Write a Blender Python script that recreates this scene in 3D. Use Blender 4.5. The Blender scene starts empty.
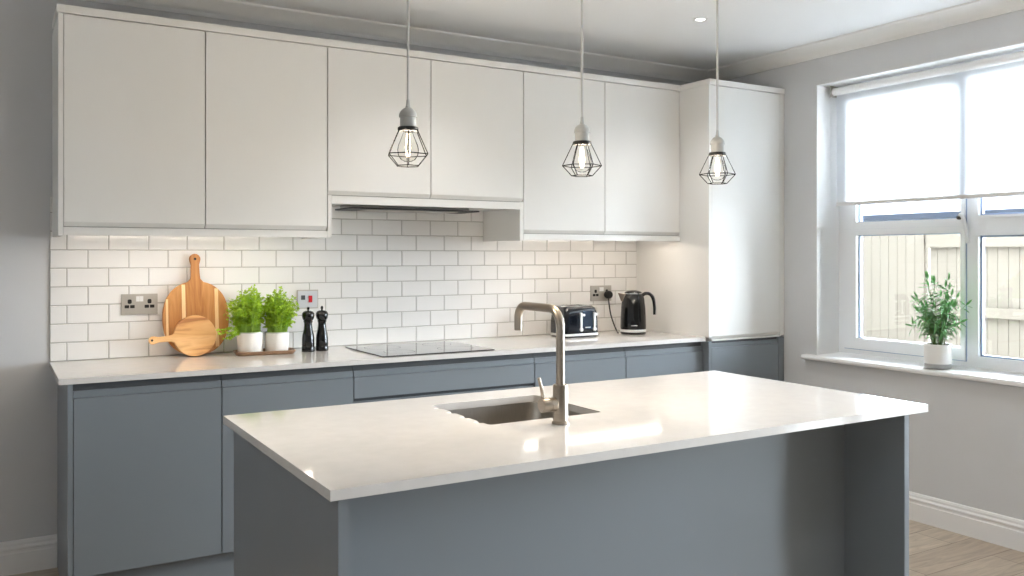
import bpy, bmesh, math, random
from mathutils import Vector, Matrix
random.seed(7)
PI = math.pi
SC = bpy.context.scene
C = SC.collection

# ------------------------------------------------------------------ camera
EYE = 1.365
cd = bpy.data.cameras.new('camera')
cam = bpy.data.objects.new('camera', cd)
C.objects.link(cam)
cam.location = (0, 0, EYE)
cam.rotation_euler = (PI / 2, 0, -0.538)
cd.sensor_width = 36
cd.lens = 870.5 / 1024 * 36
cd.shift_y = -(288 - 254.957) / 1024
cd.clip_start = 0.05
SC.camera = cam

# ------------------------------------------------------------------ exposure, world, lights
SC.view_settings.view_transform = 'Standard'
SC.view_settings.look = 'None'
SC.view_settings.exposure = -0.1
SC.view_settings.gamma = 1.0
SC.view_settings.use_curve_mapping = False
SC.cycles.use_denoising = True
SC.cycles.max_bounces = 10
SC.cycles.diffuse_bounces = 6
SC.cycles.transparent_max_bounces = 16
SC.cycles.sample_clamp_indirect = 20
SC.cycles.caustics_reflective = False
SC.cycles.caustics_refractive = False

SKY = 46.0
w = bpy.data.worlds.new('overcast_sky')
SC.world = w
w.use_nodes = True
bg = w.node_tree.nodes['Background']
bg.inputs[0].default_value = (0.84, 0.92, 1.0, 1)
# overcast sky, brighter towards the garden side (+x) than behind the house
_tc = w.node_tree.nodes.new('ShaderNodeTexCoord')
_sp = w.node_tree.nodes.new('ShaderNodeSeparateXYZ')
_mr = w.node_tree.nodes.new('ShaderNodeMapRange')
_mr.inputs['From Min'].default_value = -.35
_mr.inputs['From Max'].default_value = .6
_mr.inputs['To Min'].default_value = SKY * .06
_mr.inputs['To Max'].default_value = SKY
w.node_tree.links.new(_tc.outputs['Generated'], _sp.inputs[0])
w.node_tree.links.new(_sp.outputs[0], _mr.inputs['Value'])
w.node_tree.links.new(_mr.outputs[0], bg.inputs[1])

WARM = (1.0, 0.87, 0.74)
LED_STRENGTH = 54.0
DOWN_W = 34.0
PEND_W = 15.0


def light(name, kind, loc, power, color=(1, 1, 1), rot=(0, 0, 0), **kw):
    l = bpy.data.lights.new(name, kind)
    l.energy = power
    l.color = color
    for k, v in kw.items():
        setattr(l, k, v)
    o = bpy.data.objects.new(name, l)
    C.objects.link(o)
    o.location = loc
    o.rotation_euler = rot
    return o


def portal(name, loc, sy, sz):
    l = light(name, 'AREA', loc, 1, rot=(0, PI / 2, 0), shape='RECTANGLE', size=sz, size_y=sy)
    l.data.cycles.is_portal = True
    return l


# ------------------------------------------------------------------ materials
def lin(r, g, b):
    def f(c):
        c /= 255
        return c / 12.92 if c <= .04045 else ((c + .055) / 1.055) ** 2.4
    return (f(r), f(g), f(b), 1)


def mat(name, col, rough=.5, metal=0, spec=.5, coat=0, noise=0, nscale=8, bump=0, bscale=200, stretch=None):
    m = bpy.data.materials.new(name)
    m.use_nodes = True
    nt = m.node_tree
    p = nt.nodes['Principled BSDF']
    p.inputs['Base Color'].default_value = col
    p.inputs['Roughness'].default_value = rough
    p.inputs['Metallic'].default_value = metal
    p.inputs['Specular IOR Level'].default_value = spec
    p.inputs['Coat Weight'].default_value = coat
    p.inputs['Coat Roughness'].default_value = .05
    tc = nt.nodes.new('ShaderNodeTexCoord')
    mp = nt.nodes.new('ShaderNodeMapping')
    nt.links.new(tc.outputs['Object'], mp.inputs[0])
    if stretch:
        mp.inputs['Scale'].default_value = stretch
    n = nt.nodes.new('ShaderNodeTexNoise')
    n.inputs['Scale'].default_value = nscale
    n.inputs['Detail'].default_value = 4
    nt.links.new(mp.outputs[0], n.inputs['Vector'])
    r = nt.nodes.new('ShaderNodeValToRGB')
    k = noise
    r.color_ramp.elements[0].position = .3
    r.color_ramp.elements[1].position = .7
    r.color_ramp.elements[0].color = tuple(c * (1 - k) for c in col[:3]) + (1,)
    r.color_ramp.elements[1].color = tuple(min(1, c * (1 + k)) for c in col[:3]) + (1,)
    nt.links.new(n.outputs[0], r.inputs[0])
    nt.links.new(r.outputs[0], p.inputs['Base Color'])
    if bump:
        n2 = nt.nodes.new('ShaderNodeTexNoise')
        n2.inputs['Scale'].default_value = bscale
        nt.links.new(mp.outputs[0], n2.inputs['Vector'])
        b = nt.nodes.new('ShaderNodeBump')
        b.inputs['Strength'].default_value = bump
        b.inputs['Distance'].default_value = .001
        nt.links.new(n2.outputs[0], b.inputs['Height'])
        nt.links.new(b.outputs[0], p.inputs['Normal'])
    return m


def emis(name, col, s):
    m = bpy.data.materials.new(name)
    m.use_nodes = True
    nt = m.node_tree
    nt.nodes.remove(nt.nodes['Principled BSDF'])
    e = nt.nodes.new('ShaderNodeEmission')
    e.inputs[0].default_value = tuple(col) + (1,)
    e.inputs[1].default_value = s
    nt.links.new(e.outputs[0], nt.nodes['Material Output'].inputs[0])
    return m


def clear(name, tint=(1, 1, 1, 1), ior=1.45, rough=.02):
    m = bpy.data.materials.new(name)
    m.use_nodes = True
    nt = m.node_tree
    nt.nodes.remove(nt.nodes['Principled BSDF'])
    t = nt.nodes.new('ShaderNodeBsdfTransparent')
    t.inputs[0].default_value = tint
    g = nt.nodes.new('ShaderNodeBsdfGlossy')
    g.inputs['Roughness'].default_value = rough
    f = nt.nodes.new('ShaderNodeFresnel')
    f.inputs[0].default_value = ior
    x = nt.nodes.new('ShaderNodeMixShader')
    nt.links.new(f.outputs[0], x.inputs[0])
    nt.links.new(t.outputs[0], x.inputs[1])
    nt.links.new(g.outputs[0], x.inputs[2])
    nt.links.new(x.outputs[0], nt.nodes['Material Output'].inputs[0])
    return m


def fabric_blind():
    m = bpy.data.materials.new('blind_fabric')
    m.use_nodes = True
    nt = m.node_tree
    nt.nodes.remove(nt.nodes['Principled BSDF'])
    d = nt.nodes.new('ShaderNodeBsdfDiffuse')
    d.inputs[0].default_value = (.86, .88, .9, 1)
    t = nt.nodes.new('ShaderNodeBsdfTranslucent')
    t.inputs[0].default_value = (.86, .88, .90, 1)
    tc = nt.nodes.new('ShaderNodeTexCoord')
    wv = nt.nodes.new('ShaderNodeTexNoise')
    wv.inputs['Scale'].default_value = 600
    b = nt.nodes.new('ShaderNodeBump')
    b.inputs['Strength'].default_value = .1
    b.inputs['Distance'].default_value = .0005
    nt.links.new(tc.outputs['Object'], wv.inputs['Vector'])
    nt.links.new(wv.outputs[0], b.inputs['Height'])
    nt.links.new(b.outputs[0], d.inputs['Normal'])
    x = nt.nodes.new('ShaderNodeMixShader')
    x.inputs[0].default_value = .62
    nt.links.new(d.outputs[0], x.inputs[1])
    nt.links.new(t.outputs[0], x.inputs[2])
    nt.links.new(x.outputs[0], nt.nodes['Material Output'].inputs[0])
    return m


def wood(name, stops, scale=(1, 1, 1), rough=.45, wscale=6, dist=4):
    """grain running along object Z after scaling"""
    m = bpy.data.materials.new(name)
    m.use_nodes = True
    nt = m.node_tree
    p = nt.nodes['Principled BSDF']
    p.inputs['Roughness'].default_value = rough
    tc = nt.nodes.new('ShaderNodeTexCoord')
    mp = nt.nodes.new('ShaderNodeMapping')
    mp.inputs['Scale'].default_value = scale
    nt.links.new(tc.outputs['Object'], mp.inputs[0])
    n = nt.nodes.new('ShaderNodeTexNoise')
    n.inputs['Scale'].default_value = wscale
    n.inputs['Detail'].default_value = 6
    n.inputs['Distortion'].default_value = dist
    nt.links.new(mp.outputs[0], n.inputs['Vector'])
    r = nt.nodes.new('ShaderNodeValToRGB')
    cr = r.color_ramp
    cr.elements[0].position, cr.elements[0].color = stops[0]
    cr.elements[1].position, cr.elements[1].color = stops[-1]
    for s in stops[1:-1]:
        e = cr.elements.new(s[0])
        e.color = s[1]
    nt.links.new(n.outputs[0], r.inputs[0])
    nt.links.new(r.outputs[0], p.inputs['Base Color'])
    return m


def floor_mat():
    m = bpy.data.materials.new('oak_planks')
    m.use_nodes = True
    nt = m.node_tree
    p = nt.nodes['Principled BSDF']
    p.inputs['Roughness'].default_value = .3
    tc = nt.nodes.new('ShaderNodeTexCoord')
    br = nt.nodes.new('ShaderNodeTexBrick')
    br.offset = .37
    br.inputs['Color1'].default_value = lin(194, 180, 163)
    br.inputs['Color2'].default_value = lin(176, 160, 143)
    br.inputs['Mortar'].default_value = lin(120, 100, 82)
    br.inputs['Scale'].default_value = 1
    br.inputs['Mortar Size'].default_value = .002
    br.inputs['Brick Width'].default_value = 1.3
    br.inputs['Row Height'].default_value = .19
    nt.links.new(tc.outputs['Object'], br.inputs['Vector'])
    mp = nt.nodes.new('ShaderNodeMapping')
    mp.inputs['Scale'].default_value = (1.2, 9, 1)
    nt.links.new(tc.outputs['Object'], mp.inputs[0])
    n = nt.nodes.new('ShaderNodeTexNoise')
    n.inputs['Scale'].default_value = 3
    n.inputs['Detail'].default_value = 8
    n.inputs['Distortion'].default_value = 1.5
    nt.links.new(mp.outputs[0], n.inputs['Vector'])
    r = nt.nodes.new('ShaderNodeValToRGB')
    r.color_ramp.elements[0].position = .3
    r.color_ramp.elements[1].position = .7
    r.color_ramp.elements[0].color = (.72, .70, .66, 1)
    r.color_ramp.elements[1].color = (1.15, 1.14, 1.12, 1)
    nt.links.new(n.outputs[0], r.inputs[0])
    x = nt.nodes.new('ShaderNodeMix')
    x.data_type = 'RGBA'
    x.blend_type = 'MULTIPLY'
    x.inputs[0].default_value = 1
    nt.links.new(br.outputs[0], x.inputs[6])
    nt.links.new(r.outputs[0], x.inputs[7])
    nt.links.new(x.outputs[2], p.inputs['Base Color'])
    return m


def quartz():
    m = mat('white_quartz', lin(216, 213, 210), rough=.055, spec=.6, noise=.025, nscale=25)
    return m


M = {}
M['wall'] = mat('grey_wall_paint', lin(208, 209, 211), .75, spec=.3, noise=.01, bump=.05, bscale=400)
M['ceil'] = mat('ceiling_paint', lin(236, 237, 238), .8, spec=.2)
M['trimw'] = mat('white_gloss_trim', lin(238, 238, 238), .35)
M['cornice'] = mat('cornice_paint', lin(236, 236, 235), .6)
M['wcab'] = mat('warm_white_satin', lin(228, 227, 224), .42, spec=.5, noise=.006)
M['bcab'] = mat('blue_grey_satin', lin(121, 128, 135), .36, spec=.5, noise=.008)
M['recess'] = mat('dark_recess_grey', lin(74, 78, 82), .5)  # dark grey; behind the grip rails this colour carries the recess shade
M['quartz'] = quartz()
M['tile'] = mat('glazed_white_tile', lin(236, 235, 233), .12, spec=.55, noise=.012, nscale=5)
M['grout'] = mat('grey_grout', lin(184, 181, 177), .85)
M['floor'] = floor_mat()
M['steel'] = mat('brushed_steel', lin(170, 159, 146), .3, metal=1, noise=.05, nscale=40, stretch=(1, 1, 12))
M['sink'] = mat('sink_steel', lin(182, 177, 170), .38, metal=1, noise=.05, nscale=30, stretch=(12, 1, 1))
M['chrome'] = mat('chrome', lin(225, 225, 228), .08, metal=1)
M['black'] = mat('gloss_black', lin(10, 11, 12), .12, spec=.45, coat=.25)
M['navy'] = mat('gloss_navy_black', lin(12, 17, 26), .12, spec=.5, coat=.5)
M['matteblack'] = mat('matte_black', lin(22, 22, 22), .5)
M['glassblack'] = mat('black_hob_glass', lin(10, 11, 12), .03, spec=.7, coat=.5)
M['platesteel'] = mat('plate_steel', lin(186, 182, 175), .4, metal=.55, noise=.03, nscale=50, stretch=(1, 1, 20))
M['white'] = mat('white_plastic', lin(235, 235, 235), .35)
M['red'] = mat('red_rocker', lin(190, 20, 35), .35)
M['ceramic'] = mat('white_ceramic', lin(236, 234, 230), .3, noise=.01)
M['potgrey'] = mat('grey_glaze', lin(165, 165, 165), .5, noise=.05, nscale=60)
M['soil'] = mat('potting_soil', lin(45, 33, 24), .9, noise=.4, nscale=120, bump=.8)
def leafmat(name, col, nz, ns, tr=.4):
    m = mat(name, col, .5, noise=nz, nscale=ns)
    nt = m.node_tree
    p = nt.nodes['Principled BSDF']
    t = nt.nodes.new('ShaderNodeBsdfTranslucent')
    src = p.inputs['Base Color'].links[0].from_socket
    nt.links.new(src, t.inputs[0])
    x = nt.nodes.new('ShaderNodeMixShader')
    x.inputs[0].default_value = tr
    nt.links.new(p.outputs[0], x.inputs[1])
    nt.links.new(t.outputs[0], x.inputs[2])
    nt.links.new(x.outputs[0], nt.nodes['Material Output'].inputs[0])
    return m


M['leaf'] = leafmat('parsley_leaf', lin(168, 200, 60), .25, 30)
M['stem'] = mat('parsley_stem', lin(160, 196, 80), .5, noise=.1)
M['leafd'] = leafmat('palm_leaf', lin(96, 150, 88), .3, 40, .10)
M['stemd'] = mat('palm_stem', lin(90, 120, 60), .5, noise=.1)
M['concrete'] = mat('grey_lamp_holder', lin(178, 180, 180), .45, noise=.05, nscale=60)
M['cord'] = mat('grey_fabric_cord', lin(196, 196, 196), .7, bump=.3, bscale=900)
M['wire'] = mat('black_wire', lin(5, 5, 5), .8, spec=.05)
M['satin'] = mat('satin_chrome', lin(235, 235, 235), .35, metal=.5)
M['wcarc'] = mat('shadow_gap_grey', lin(150, 148, 145), .6)  # carcass greyed so the gaps between doors look shaded
M['darkgutter'] = mat('dark_blue_gutter', lin(48, 58, 74), .5)
M['glass'] = clear('window_glass', (.97, .985, .99, 1))
M['bulb'] = clear('bulb_glass', (.985, .975, .955, 1), ior=1.08)
M['filament'] = emis('filament_glow', (1.0, .82, .60), 9)
M['led'] = emis('warm_led', WARM, LED_STRENGTH)
M['downled'] = emis('downlight_led', (1.0, .97, .92), 8)
M['upvc'] = mat('white_upvc', lin(238, 240, 243), .3)
M['gasket'] = mat('blue_grey_spacer', lin(150, 168, 198), .4)
M['blind'] = fabric_blind()
M['fence'] = mat('cream_fence_paint', lin(112, 104, 92), .8, noise=.02, nscale=6, stretch=(6, 6, .5))
M['patio'] = mat('pale_paving', lin(150, 147, 140), .8, noise=.06)
M['render'] = mat('white_render', lin(205, 205, 205), .8)
M['roof'] = mat('slate_roof', lin(120, 130, 145), .7, noise=.1, nscale=20)
M['housewin'] = mat('house_window_glass', lin(70, 92, 120), .15)
M['darkwood'] = wood('walnut_tray_wood', [(.3, lin(120, 92, 70)), (.7, lin(160, 128, 100))], (2, 12, 12))
M['acacia'] = wood('acacia_board_wood', [(.3, lin(164, 104, 50)), (.5, lin(188, 128, 68)), (.72, lin(206, 150, 90))], (9, 9, 1.2), wscale=3, dist=1.5)
M['maple'] = wood('pale_sapwood', [(.3, lin(238, 200, 145)), (.7, lin(248, 218, 170))], (9, 9, 1.2), wscale=3)
M['acacia2'] = wood('light_acacia_wood', [(.35, lin(176, 116, 68)), (.45, lin(222, 168, 108)), (.6, lin(236, 190, 132)), (.75, lin(205, 146, 92))], (1.5, 9, 12), wscale=1.6, dist=.6)


# ------------------------------------------------------------------ mesh helpers
def obj(name, bm, m, parent=None, smooth=False, bevel=0, seg=2):
    if bevel:
        bmesh.ops.bevel(bm, geom=[e for e in bm.edges if len(e.link_faces) == 2 and e.calc_face_angle(0) > .5],
                        offset=bevel, segments=seg, affect='EDGES', profile=.6, clamp_overlap=True)
    me = bpy.data.meshes.new(name)
    bm.normal_update()
    bm.to_mesh(me)
    bm.free()
    if isinstance(m, (list, tuple)):
        for x in m:
            me.materials.append(x)
    else:
        me.materials.append(m)
    if smooth:
        for p in me.polygons:
            p.use_smooth = True
        try:
            me.set_sharp_from_angle(angle=.7)
        except Exception:
            pass
    o = bpy.data.objects.new(name, me)
    C.objects.link(o)
    if parent is not None:
        o.parent = parent
    return o


def sub(o, n=1):
    md = o.modifiers.new('smooth', 'SUBSURF')
    md.levels = n
    md.render_levels = n
    return o


def tag(o, label, cat, group=None, kind=None):
    o['label'] = label
    o['category'] = cat
    if group:
        o['group'] = group
    if kind:
        o['kind'] = kind
    return o


def struct(o):
    o['kind'] = 'structure'
    return o


def thing(name, label, cat, loc=(0, 0, 0), rot=(0, 0, 0), group=None):
    o = bpy.data.objects.new(name, None)
    o.empty_display_size = .05
    C.objects.link(o)
    o.location = loc
    o.rotation_euler = rot
    tag(o, label, cat, group)
    return o


def copy_tree(o, parent=None):
    c = o.copy()
    C.objects.link(c)
    c.parent = parent
    for ch in list(o.children):
        copy_tree(ch, c)
    return c


def box(bm, x0, x1, y0, y1, z0, z1, mi=0):
    vs = [bm.verts.new(p) for p in ((x0, y0, z0), (x1, y0, z0), (x1, y1, z0), (x0, y1, z0),
                                    (x0, y0, z1), (x1, y0, z1), (x1, y1, z1), (x0, y1, z1))]
    fs = []
    for f in ((3, 2, 1, 0), (4, 5, 6, 7), (0, 1, 5, 4), (1, 2, 6, 5), (2, 3, 7, 6), (3, 0, 4, 7)):
        fc = bm.faces.new([vs[i] for i in f])
        fc.material_index = mi
        fs.append(fc)
    return vs, fs


def B(x0, x1, y0, y1, z0, z1):
    bm = bmesh.new()
    box(bm, x0, x1, y0, y1, z0, z1)
    return bm


def prism(prof, a0, a1, axis='x', bm=None, mi=0):
    """extrude closed 2D profile; axis x: prof=(y,z); y: prof=(x,z); z: prof=(x,y)"""
    bm = bm or bmesh.new()

    def P(p, a):
        if axis == 'x':
            return (a, p[0], p[1])
        if axis == 'y':
            return (p[0], a, p[1])
        return (p[0], p[1], a)
    v0 = [bm.verts.new(P(p, a0)) for p in prof]
    v1 = [bm.verts.new(P(p, a1)) for p in prof]
    n = len(prof)
    fs = [bm.faces.new(v0), bm.faces.new(v1[::-1])]
    for i in range(n):
        fs.append(bm.faces.new((v0[i], v1[i], v1[(i + 1) % n], v0[(i + 1) % n])))
    for f in fs:
        f.material_index = mi
    bmesh.ops.recalc_face_normals(bm, faces=fs)
    return bm


def lathe(prof, seg=32, bm=None, mi=0, cx=0, cy=0):
    """prof list of (r,z); closed when r=0 ends"""
    bm = bm or bmesh.new()
    rings = []
    for r, z in prof:
        if r < 1e-6:
            rings.append([bm.verts.new((cx, cy, z))])
        else:
            rings.append([bm.verts.new((cx + r * math.cos(2 * PI * i / seg), cy + r * math.sin(2 * PI * i / seg), z)) for i in range(seg)])
    fs = []
    for a, b in zip(rings, rings[1:]):
        for i in range(seg):
            j = (i + 1) % seg
            if len(a) == 1 and len(b) == 1:
                continue
            if len(a) == 1:
                fs.append(bm.faces.new((a[0], b[i], b[j])))
            elif len(b) == 1:
                fs.append(bm.faces.new((a[i], b[0], a[j])))
            else:
                fs.append(bm.faces.new((a[i], b[i], b[j], a[j])))
    for f in fs:
        f.material_index = mi
    bmesh.ops.recalc_face_normals(bm, faces=fs)
    return bm


def tube(pts, r, seg=10, bm=None, caps=True, mi=0):
    """swept tube; r float or list"""
    bm = bm or bmesh.new()
    pts = [Vector(p) for p in pts]
    n = len(pts)
    rs = r if isinstance(r, (list, tuple)) else [r] * n
    rings = []
    up = None
    for i, p in enumerate(pts):
        d = (pts[min(i + 1, n - 1)] - pts[max(i - 1, 0)]).normalized()
        if up is None:
            up = Vector((0, 0, 1)) if abs(d.z) < .9 else Vector((0, 1, 0))
        x = (up - d * up.dot(d)).normalized()
        up = x
        y = d.cross(x)
        rings.append([bm.verts.new(p + (x * math.cos(2 * PI * k / seg) + y * math.sin(2 * PI * k / seg)) * rs[i]) for k in range(seg)])
    fs = []
    for a, b in zip(rings, rings[1:]):
        for k in range(seg):
            j = (k + 1) % seg
            fs.append(bm.faces.new((a[k], a[j], b[j], b[k])))
    if caps:
        fs.append(bm.faces.new(rings[0][::-1]))
        fs.append(bm.faces.new(rings[-1]))
    for f in fs:
        f.material_index = mi
    return bm


def bez(pts, n=8):
    """Catmull-Rom through points"""
    P = [Vector(p) for p in pts]
    P = [P[0] * 2 - P[1]] + P + [P[-1] * 2 - P[-2]]
    out = []
    for i in range(1, len(P) - 2):
        a, b, c, d = P[i - 1:i + 3]
        for k in range(n):
            t = k / n
            out.append(.5 * ((2 * b) + (c - a) * t + (2 * a - 5 * b + 4 * c - d) * t * t + (3 * b - a - 3 * c + d) * t ** 3))
    out.append(P[-2])
    return out


def rrect(x0, x1, y0, y1, r, n=6):
    pts = []
    for cx, cy, a0 in ((x1 - r, y1 - r, 0), (x0 + r, y1 - r, 90), (x0 + r, y0 + r, 180), (x1 - r, y0 + r, 270)):
        for k in range(n + 1):
            a = math.radians(a0 + 90 * k / n)
            pts.append((cx + r * math.cos(a), cy + r * math.sin(a)))
    return pts


def evaluated(o):
    dg = bpy.context.evaluated_depsgraph_get()
    me = bpy.data.meshes.new_from_object(o.evaluated_get(dg))
    o.modifiers.clear()
    o.data = me


# ------------------------------------------------------------------ dimensions
D = 4.30      # back wall
WX = 4.081    # right wall
CZ = 2.565    # ceiling
LX, FY = -1.7, -2.7
WT = .898     # worktop top
WB = .876
YF = 3.675    # worktop front
YD = 3.695    # base door front
YW = 3.89     # wall door front
XT = 3.473    # tall unit left
YT = 3.65     # tall unit front
WY0, WY1, WZ0, WZ1 = .95, 3.412, .770, 2.345     # main window opening
VY0, VY1, VZ0, VZ1 = -.48, .62, .06, 2.2        # added glazed door beyond the camera, unseen

# ------------------------------------------------------------------ room shell
struct(obj('floor', B(LX - .2, WX + .28, FY - .2, D + .2, -.15, 0), M['floor']))
struct(obj('ceiling', B(LX - .2, WX + .28, FY - .2, D + .2, CZ, CZ + .15), M['ceil']))
struct(obj('wall_back', B(LX - .2, WX + .28, D, D + .2, -.15, CZ + .15), M['wall']))
struct(obj('wall_left', B(LX - .2, LX, FY, D, 0, CZ), M['wall']))
struct(obj('wall_front', B(LX - .2, WX + .28, FY - .2, FY, 0, CZ), M['wall']))
bm = bmesh.new()
WO = WX + .28
ys = [FY, VY0, VY1, WY0, WY1, D]
box(bm, WX, WO, FY, VY0, 0, CZ)
box(bm, WX, WO, VY0, VY1, 0, VZ0)
box(bm, WX, WO, VY0, VY1, VZ1, CZ)
box(bm, WX, WO, VY1, WY0, 0, CZ)
box(bm, WX, WO, WY0, WY1, 0, WZ0)
box(bm, WX, WO, WY0, WY1, WZ1, CZ)
box(bm, WX, WO, WY1, D, 0, CZ)
struct(obj('wall_right', bm, M['wall']))
# white painted window reveal lining
bm = bmesh.new()
box(bm, WX + .0005, WX + .19, WY1 - .004, WY1 + .001, WZ0, WZ1)
box(bm, WX + .0005, WX + .19, WY0, WY1, WZ1 - .004, WZ1 + .001)
box(bm, WX + .0005, WX + .19, WY0 - .001, WY0 + .004, WZ0, WZ1)
struct(obj('trim_3', bm, M['trimw']))

# skirting (profile with mouldings)
def skirt_prof(s, y):   # s = direction out of the wall, profile (off, z)
    P = [(0, 0), (.018, 0), (.018, .088), (.0145, .093), (.0145, .102), (.018, .106), (.018, .112), (.011, .120), (.011, .130), (.007, .138), (0, .142)]
    return [(y + s * a, z) for a, z in P]


struct(obj('baseboard_back', prism(skirt_prof(-1, D - .0005), LX, .243, 'x'), M['trimw']))
struct(obj('baseboard_right', prism(skirt_prof(-1, WX - .0005), VY1 + .05, 3.668, 'y'), M['trimw']))
struct(obj('baseboard_left', prism(skirt_prof(1, LX + .0005), FY, D - .02, 'y'), M['trimw']))
struct(obj('baseboard_front', prism(skirt_prof(1, FY + .0005), LX + .02, WX, 'x'), M['trimw']))


def cornice_prof(s, y):
    P = [(0, 2.497), (.010, 2.497), (.012, 2.503)]
    for k in range(7):
        a = PI / 2 * k / 6
        P.append((.100 - .086 * math.cos(a) , 2.505 + .050 * (1 - math.cos(a)) * .55 + .050 * math.sin(a) * .45))
    P += [(.102, 2.558), (.104, CZ - .0005), (0, CZ - .0005)]
    return [(y + s * a, z) for a, z in P]


struct(obj('trim_1', prism(cornice_prof(-1, D - .0005), LX, WX - .001, 'x'), M['cornice']))
struct(obj('trim_2', prism(cornice_prof(-1, WX - .0005), FY, D - .001, 'y'), M['cornice']))
struct(obj('trim_4', prism(cornice_prof(1, LX + .0005), FY, D - .001, 'y'), M['cornice']))

# ------------------------------------------------------------------ main window
XWF = 4.27


def frame_ring(bm, x0, x1, y0, y1, z0, z1, t):
    box(bm, x0, x1, y0, y0 + t, z0, z1)
    box(bm, x0, x1, y1 - t, y1, z0, z1)
    box(bm, x0, x1, y0 + t, y1 - t, z0, z0 + t)
    box(bm, x0, x1, y0 + t, y1 - t, z1 - t, z1)


win = bpy.data.objects.new('window_1', None)
C.objects.link(win)
struct(win)
win.location = (XWF, 0, 0)
ox = -XWF
bm = bmesh.new()
x0, x1 = 0.0, .05
FZ0 = .7955
box(bm, x0, x1, WY1 - .062, WY1, FZ0, WZ1)
box(bm, x0, x1, WY0, WY0 + .062, FZ0, WZ1)
box(bm, x0, x1, WY0 + .062, WY1 - .062, FZ0, FZ0 + .045)
box(bm, x0, x1, WY0 + .062, WY1 - .062, WZ1 - .06, WZ1)
mull = [(2.572, 2.640), (1.735, 1.803)]
for a, b in mull:
    box(bm, x0, x1, a, b, FZ0 + .045, WZ1 - .06)
TZ0, TZ1 = 1.475, 1.553
panes = [(2.640, WY1 - .062), (1.803, 2.572), (WY0 + .062, 1.735)]
for a, b in panes[1:]:
    box(bm, x0, x1, a, b, TZ0, TZ1)
f = obj('window_frame', bm, M['upvc'], win)
# casement (left) stands proud of the frame: bottom sash and top light
a, b = panes[0]


def sash(name, a, b, z0, z1, tz0, tz1):
    bm = bmesh.new()
    box(bm, -.012, .045, b - .070, b + .012, z0, z1)
    box(bm, -.012, .045, a - .012, a + .012, z0, z1)
    box(bm, -.012, .045, a + .012, b - .070, z0, z0 + tz0)
    box(bm, -.012, .045, a + .012, b - .070, z1 - tz1, z1)
    return obj(name, bm, M['upvc'], win, bevel=.004)


def gasket(a, b, z0, z1, x=.012):
    bm = bmesh.new()
    frame_ring(bm, x, x + .022, a, b, z0, z1, .012)
    return obj('glazing_spacer', bm, M['gasket'], win)


def pane(a, b, z0, z1):
    return obj('pane', B(.028, .032, a, b, z0, z1), M['glass'], win)


sash('sash', a, b, FZ0 + .030, 1.513, .062, .035)
sash('sash', a, b, 1.5135, WZ1 - .045, .040, .045)
bm = bmesh.new()
for z0, z1 in ((FZ0 + .030, 1.513), (1.5135, WZ1 - .045)):
    frame_ring(bm, -.004, -.0003, a - .016, b + .016, z0 - .004, z1 + .0002, .004)
obj('sash_shadow_line', bm, M['gasket'], win)  # thin grey ring that draws the shadow line around each sash
gasket(a + .004, b - .064, FZ0 + .085, 1.486)
gasket(a + .004, b - .064, 1.545, WZ1 - .08)
pane(a + .006, b - .066, FZ0 + .087, 1.484)
pane(a + .006, b - .066, 1.547, WZ1 - .082)
for a, b in panes[1:]:
    for z0, z1 in ((FZ0 + .045, TZ0), (TZ1, WZ1 - .06)):
        bm = bmesh.new()
        frame_ring(bm, -.008, .04, a, b, z0, z1, .012)
        obj('glazing_bead', bm, M['upvc'], win)
        gasket(a + .008, b - .008, z0 + .008, z1 - .008, .012)
        pane(a + .018, b - .018, z0 + .018, z1 - .018)
# handle of the top light: dark pivot, white lever hanging down on the mullion
hd = obj('handle_plate', B(-.024, -.001, 2.628, 2.652, 1.500, 1.570), M['upvc'], win, bevel=.004)
bm = tube(bez([(-.030, 2.650, 1.557), (-.042, 2.640, 1.570), (-.044, 2.622, 1.560), (-.040, 2.610, 1.51), (-.034, 2.604, 1.45), (-.030, 2.606, 1.425)], 5),
          [.006] * 6 + [.009] * 6 + [.011] * 6 + [.010] * 4 + [.008] * 4, 10)
obj('handle', bm, M['upvc'], hd, smooth=True)
bm = lathe([(0, 0), (.011, 0), (.011, .012), (0, .012)], 16)
bm.transform(Matrix.Translation((-.030, 2.645, 1.556)) @ Matrix.Rotation(-PI / 2, 4, 'Y'))
obj('handle_pivot', bm, M['matteblack'], hd)

# sill board with rounded nose
sp = [(4.040, .762), (4.035, .766), (4.033, .773), (4.035, .781), (4.040, .786), (4.275, .800), (4.275, .768)]
bm = prism([(p[0], p[1]) for p in sp], WY0 - .06, WY1 + .072, 'y')
# cut to wall: inner part only inside the opening
sill = obj('window_sill', prism([(p[0] - XWF, p[1]) for p in sp[:5]] + [(WX - .001 - XWF, .7885), (WX - .001 - XWF, .762)], WY0 - .06, WY1 + .072, 'y'), M['trimw'], win)
bm.free()
obj('window_sill', prism([(WX - .001 - XWF, .7885), (0.005, .795), (0.005, .7705), (WX - .001 - XWF, .7705)], WY0 + .0005, WY1 - .0045, 'y'), M['trimw'], win)
portal('window_portal', (WX + .24, (WY0 + WY1) / 2, (WZ0 + WZ1) / 2), WY1 - WY0, WZ1 - WZ0)

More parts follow.
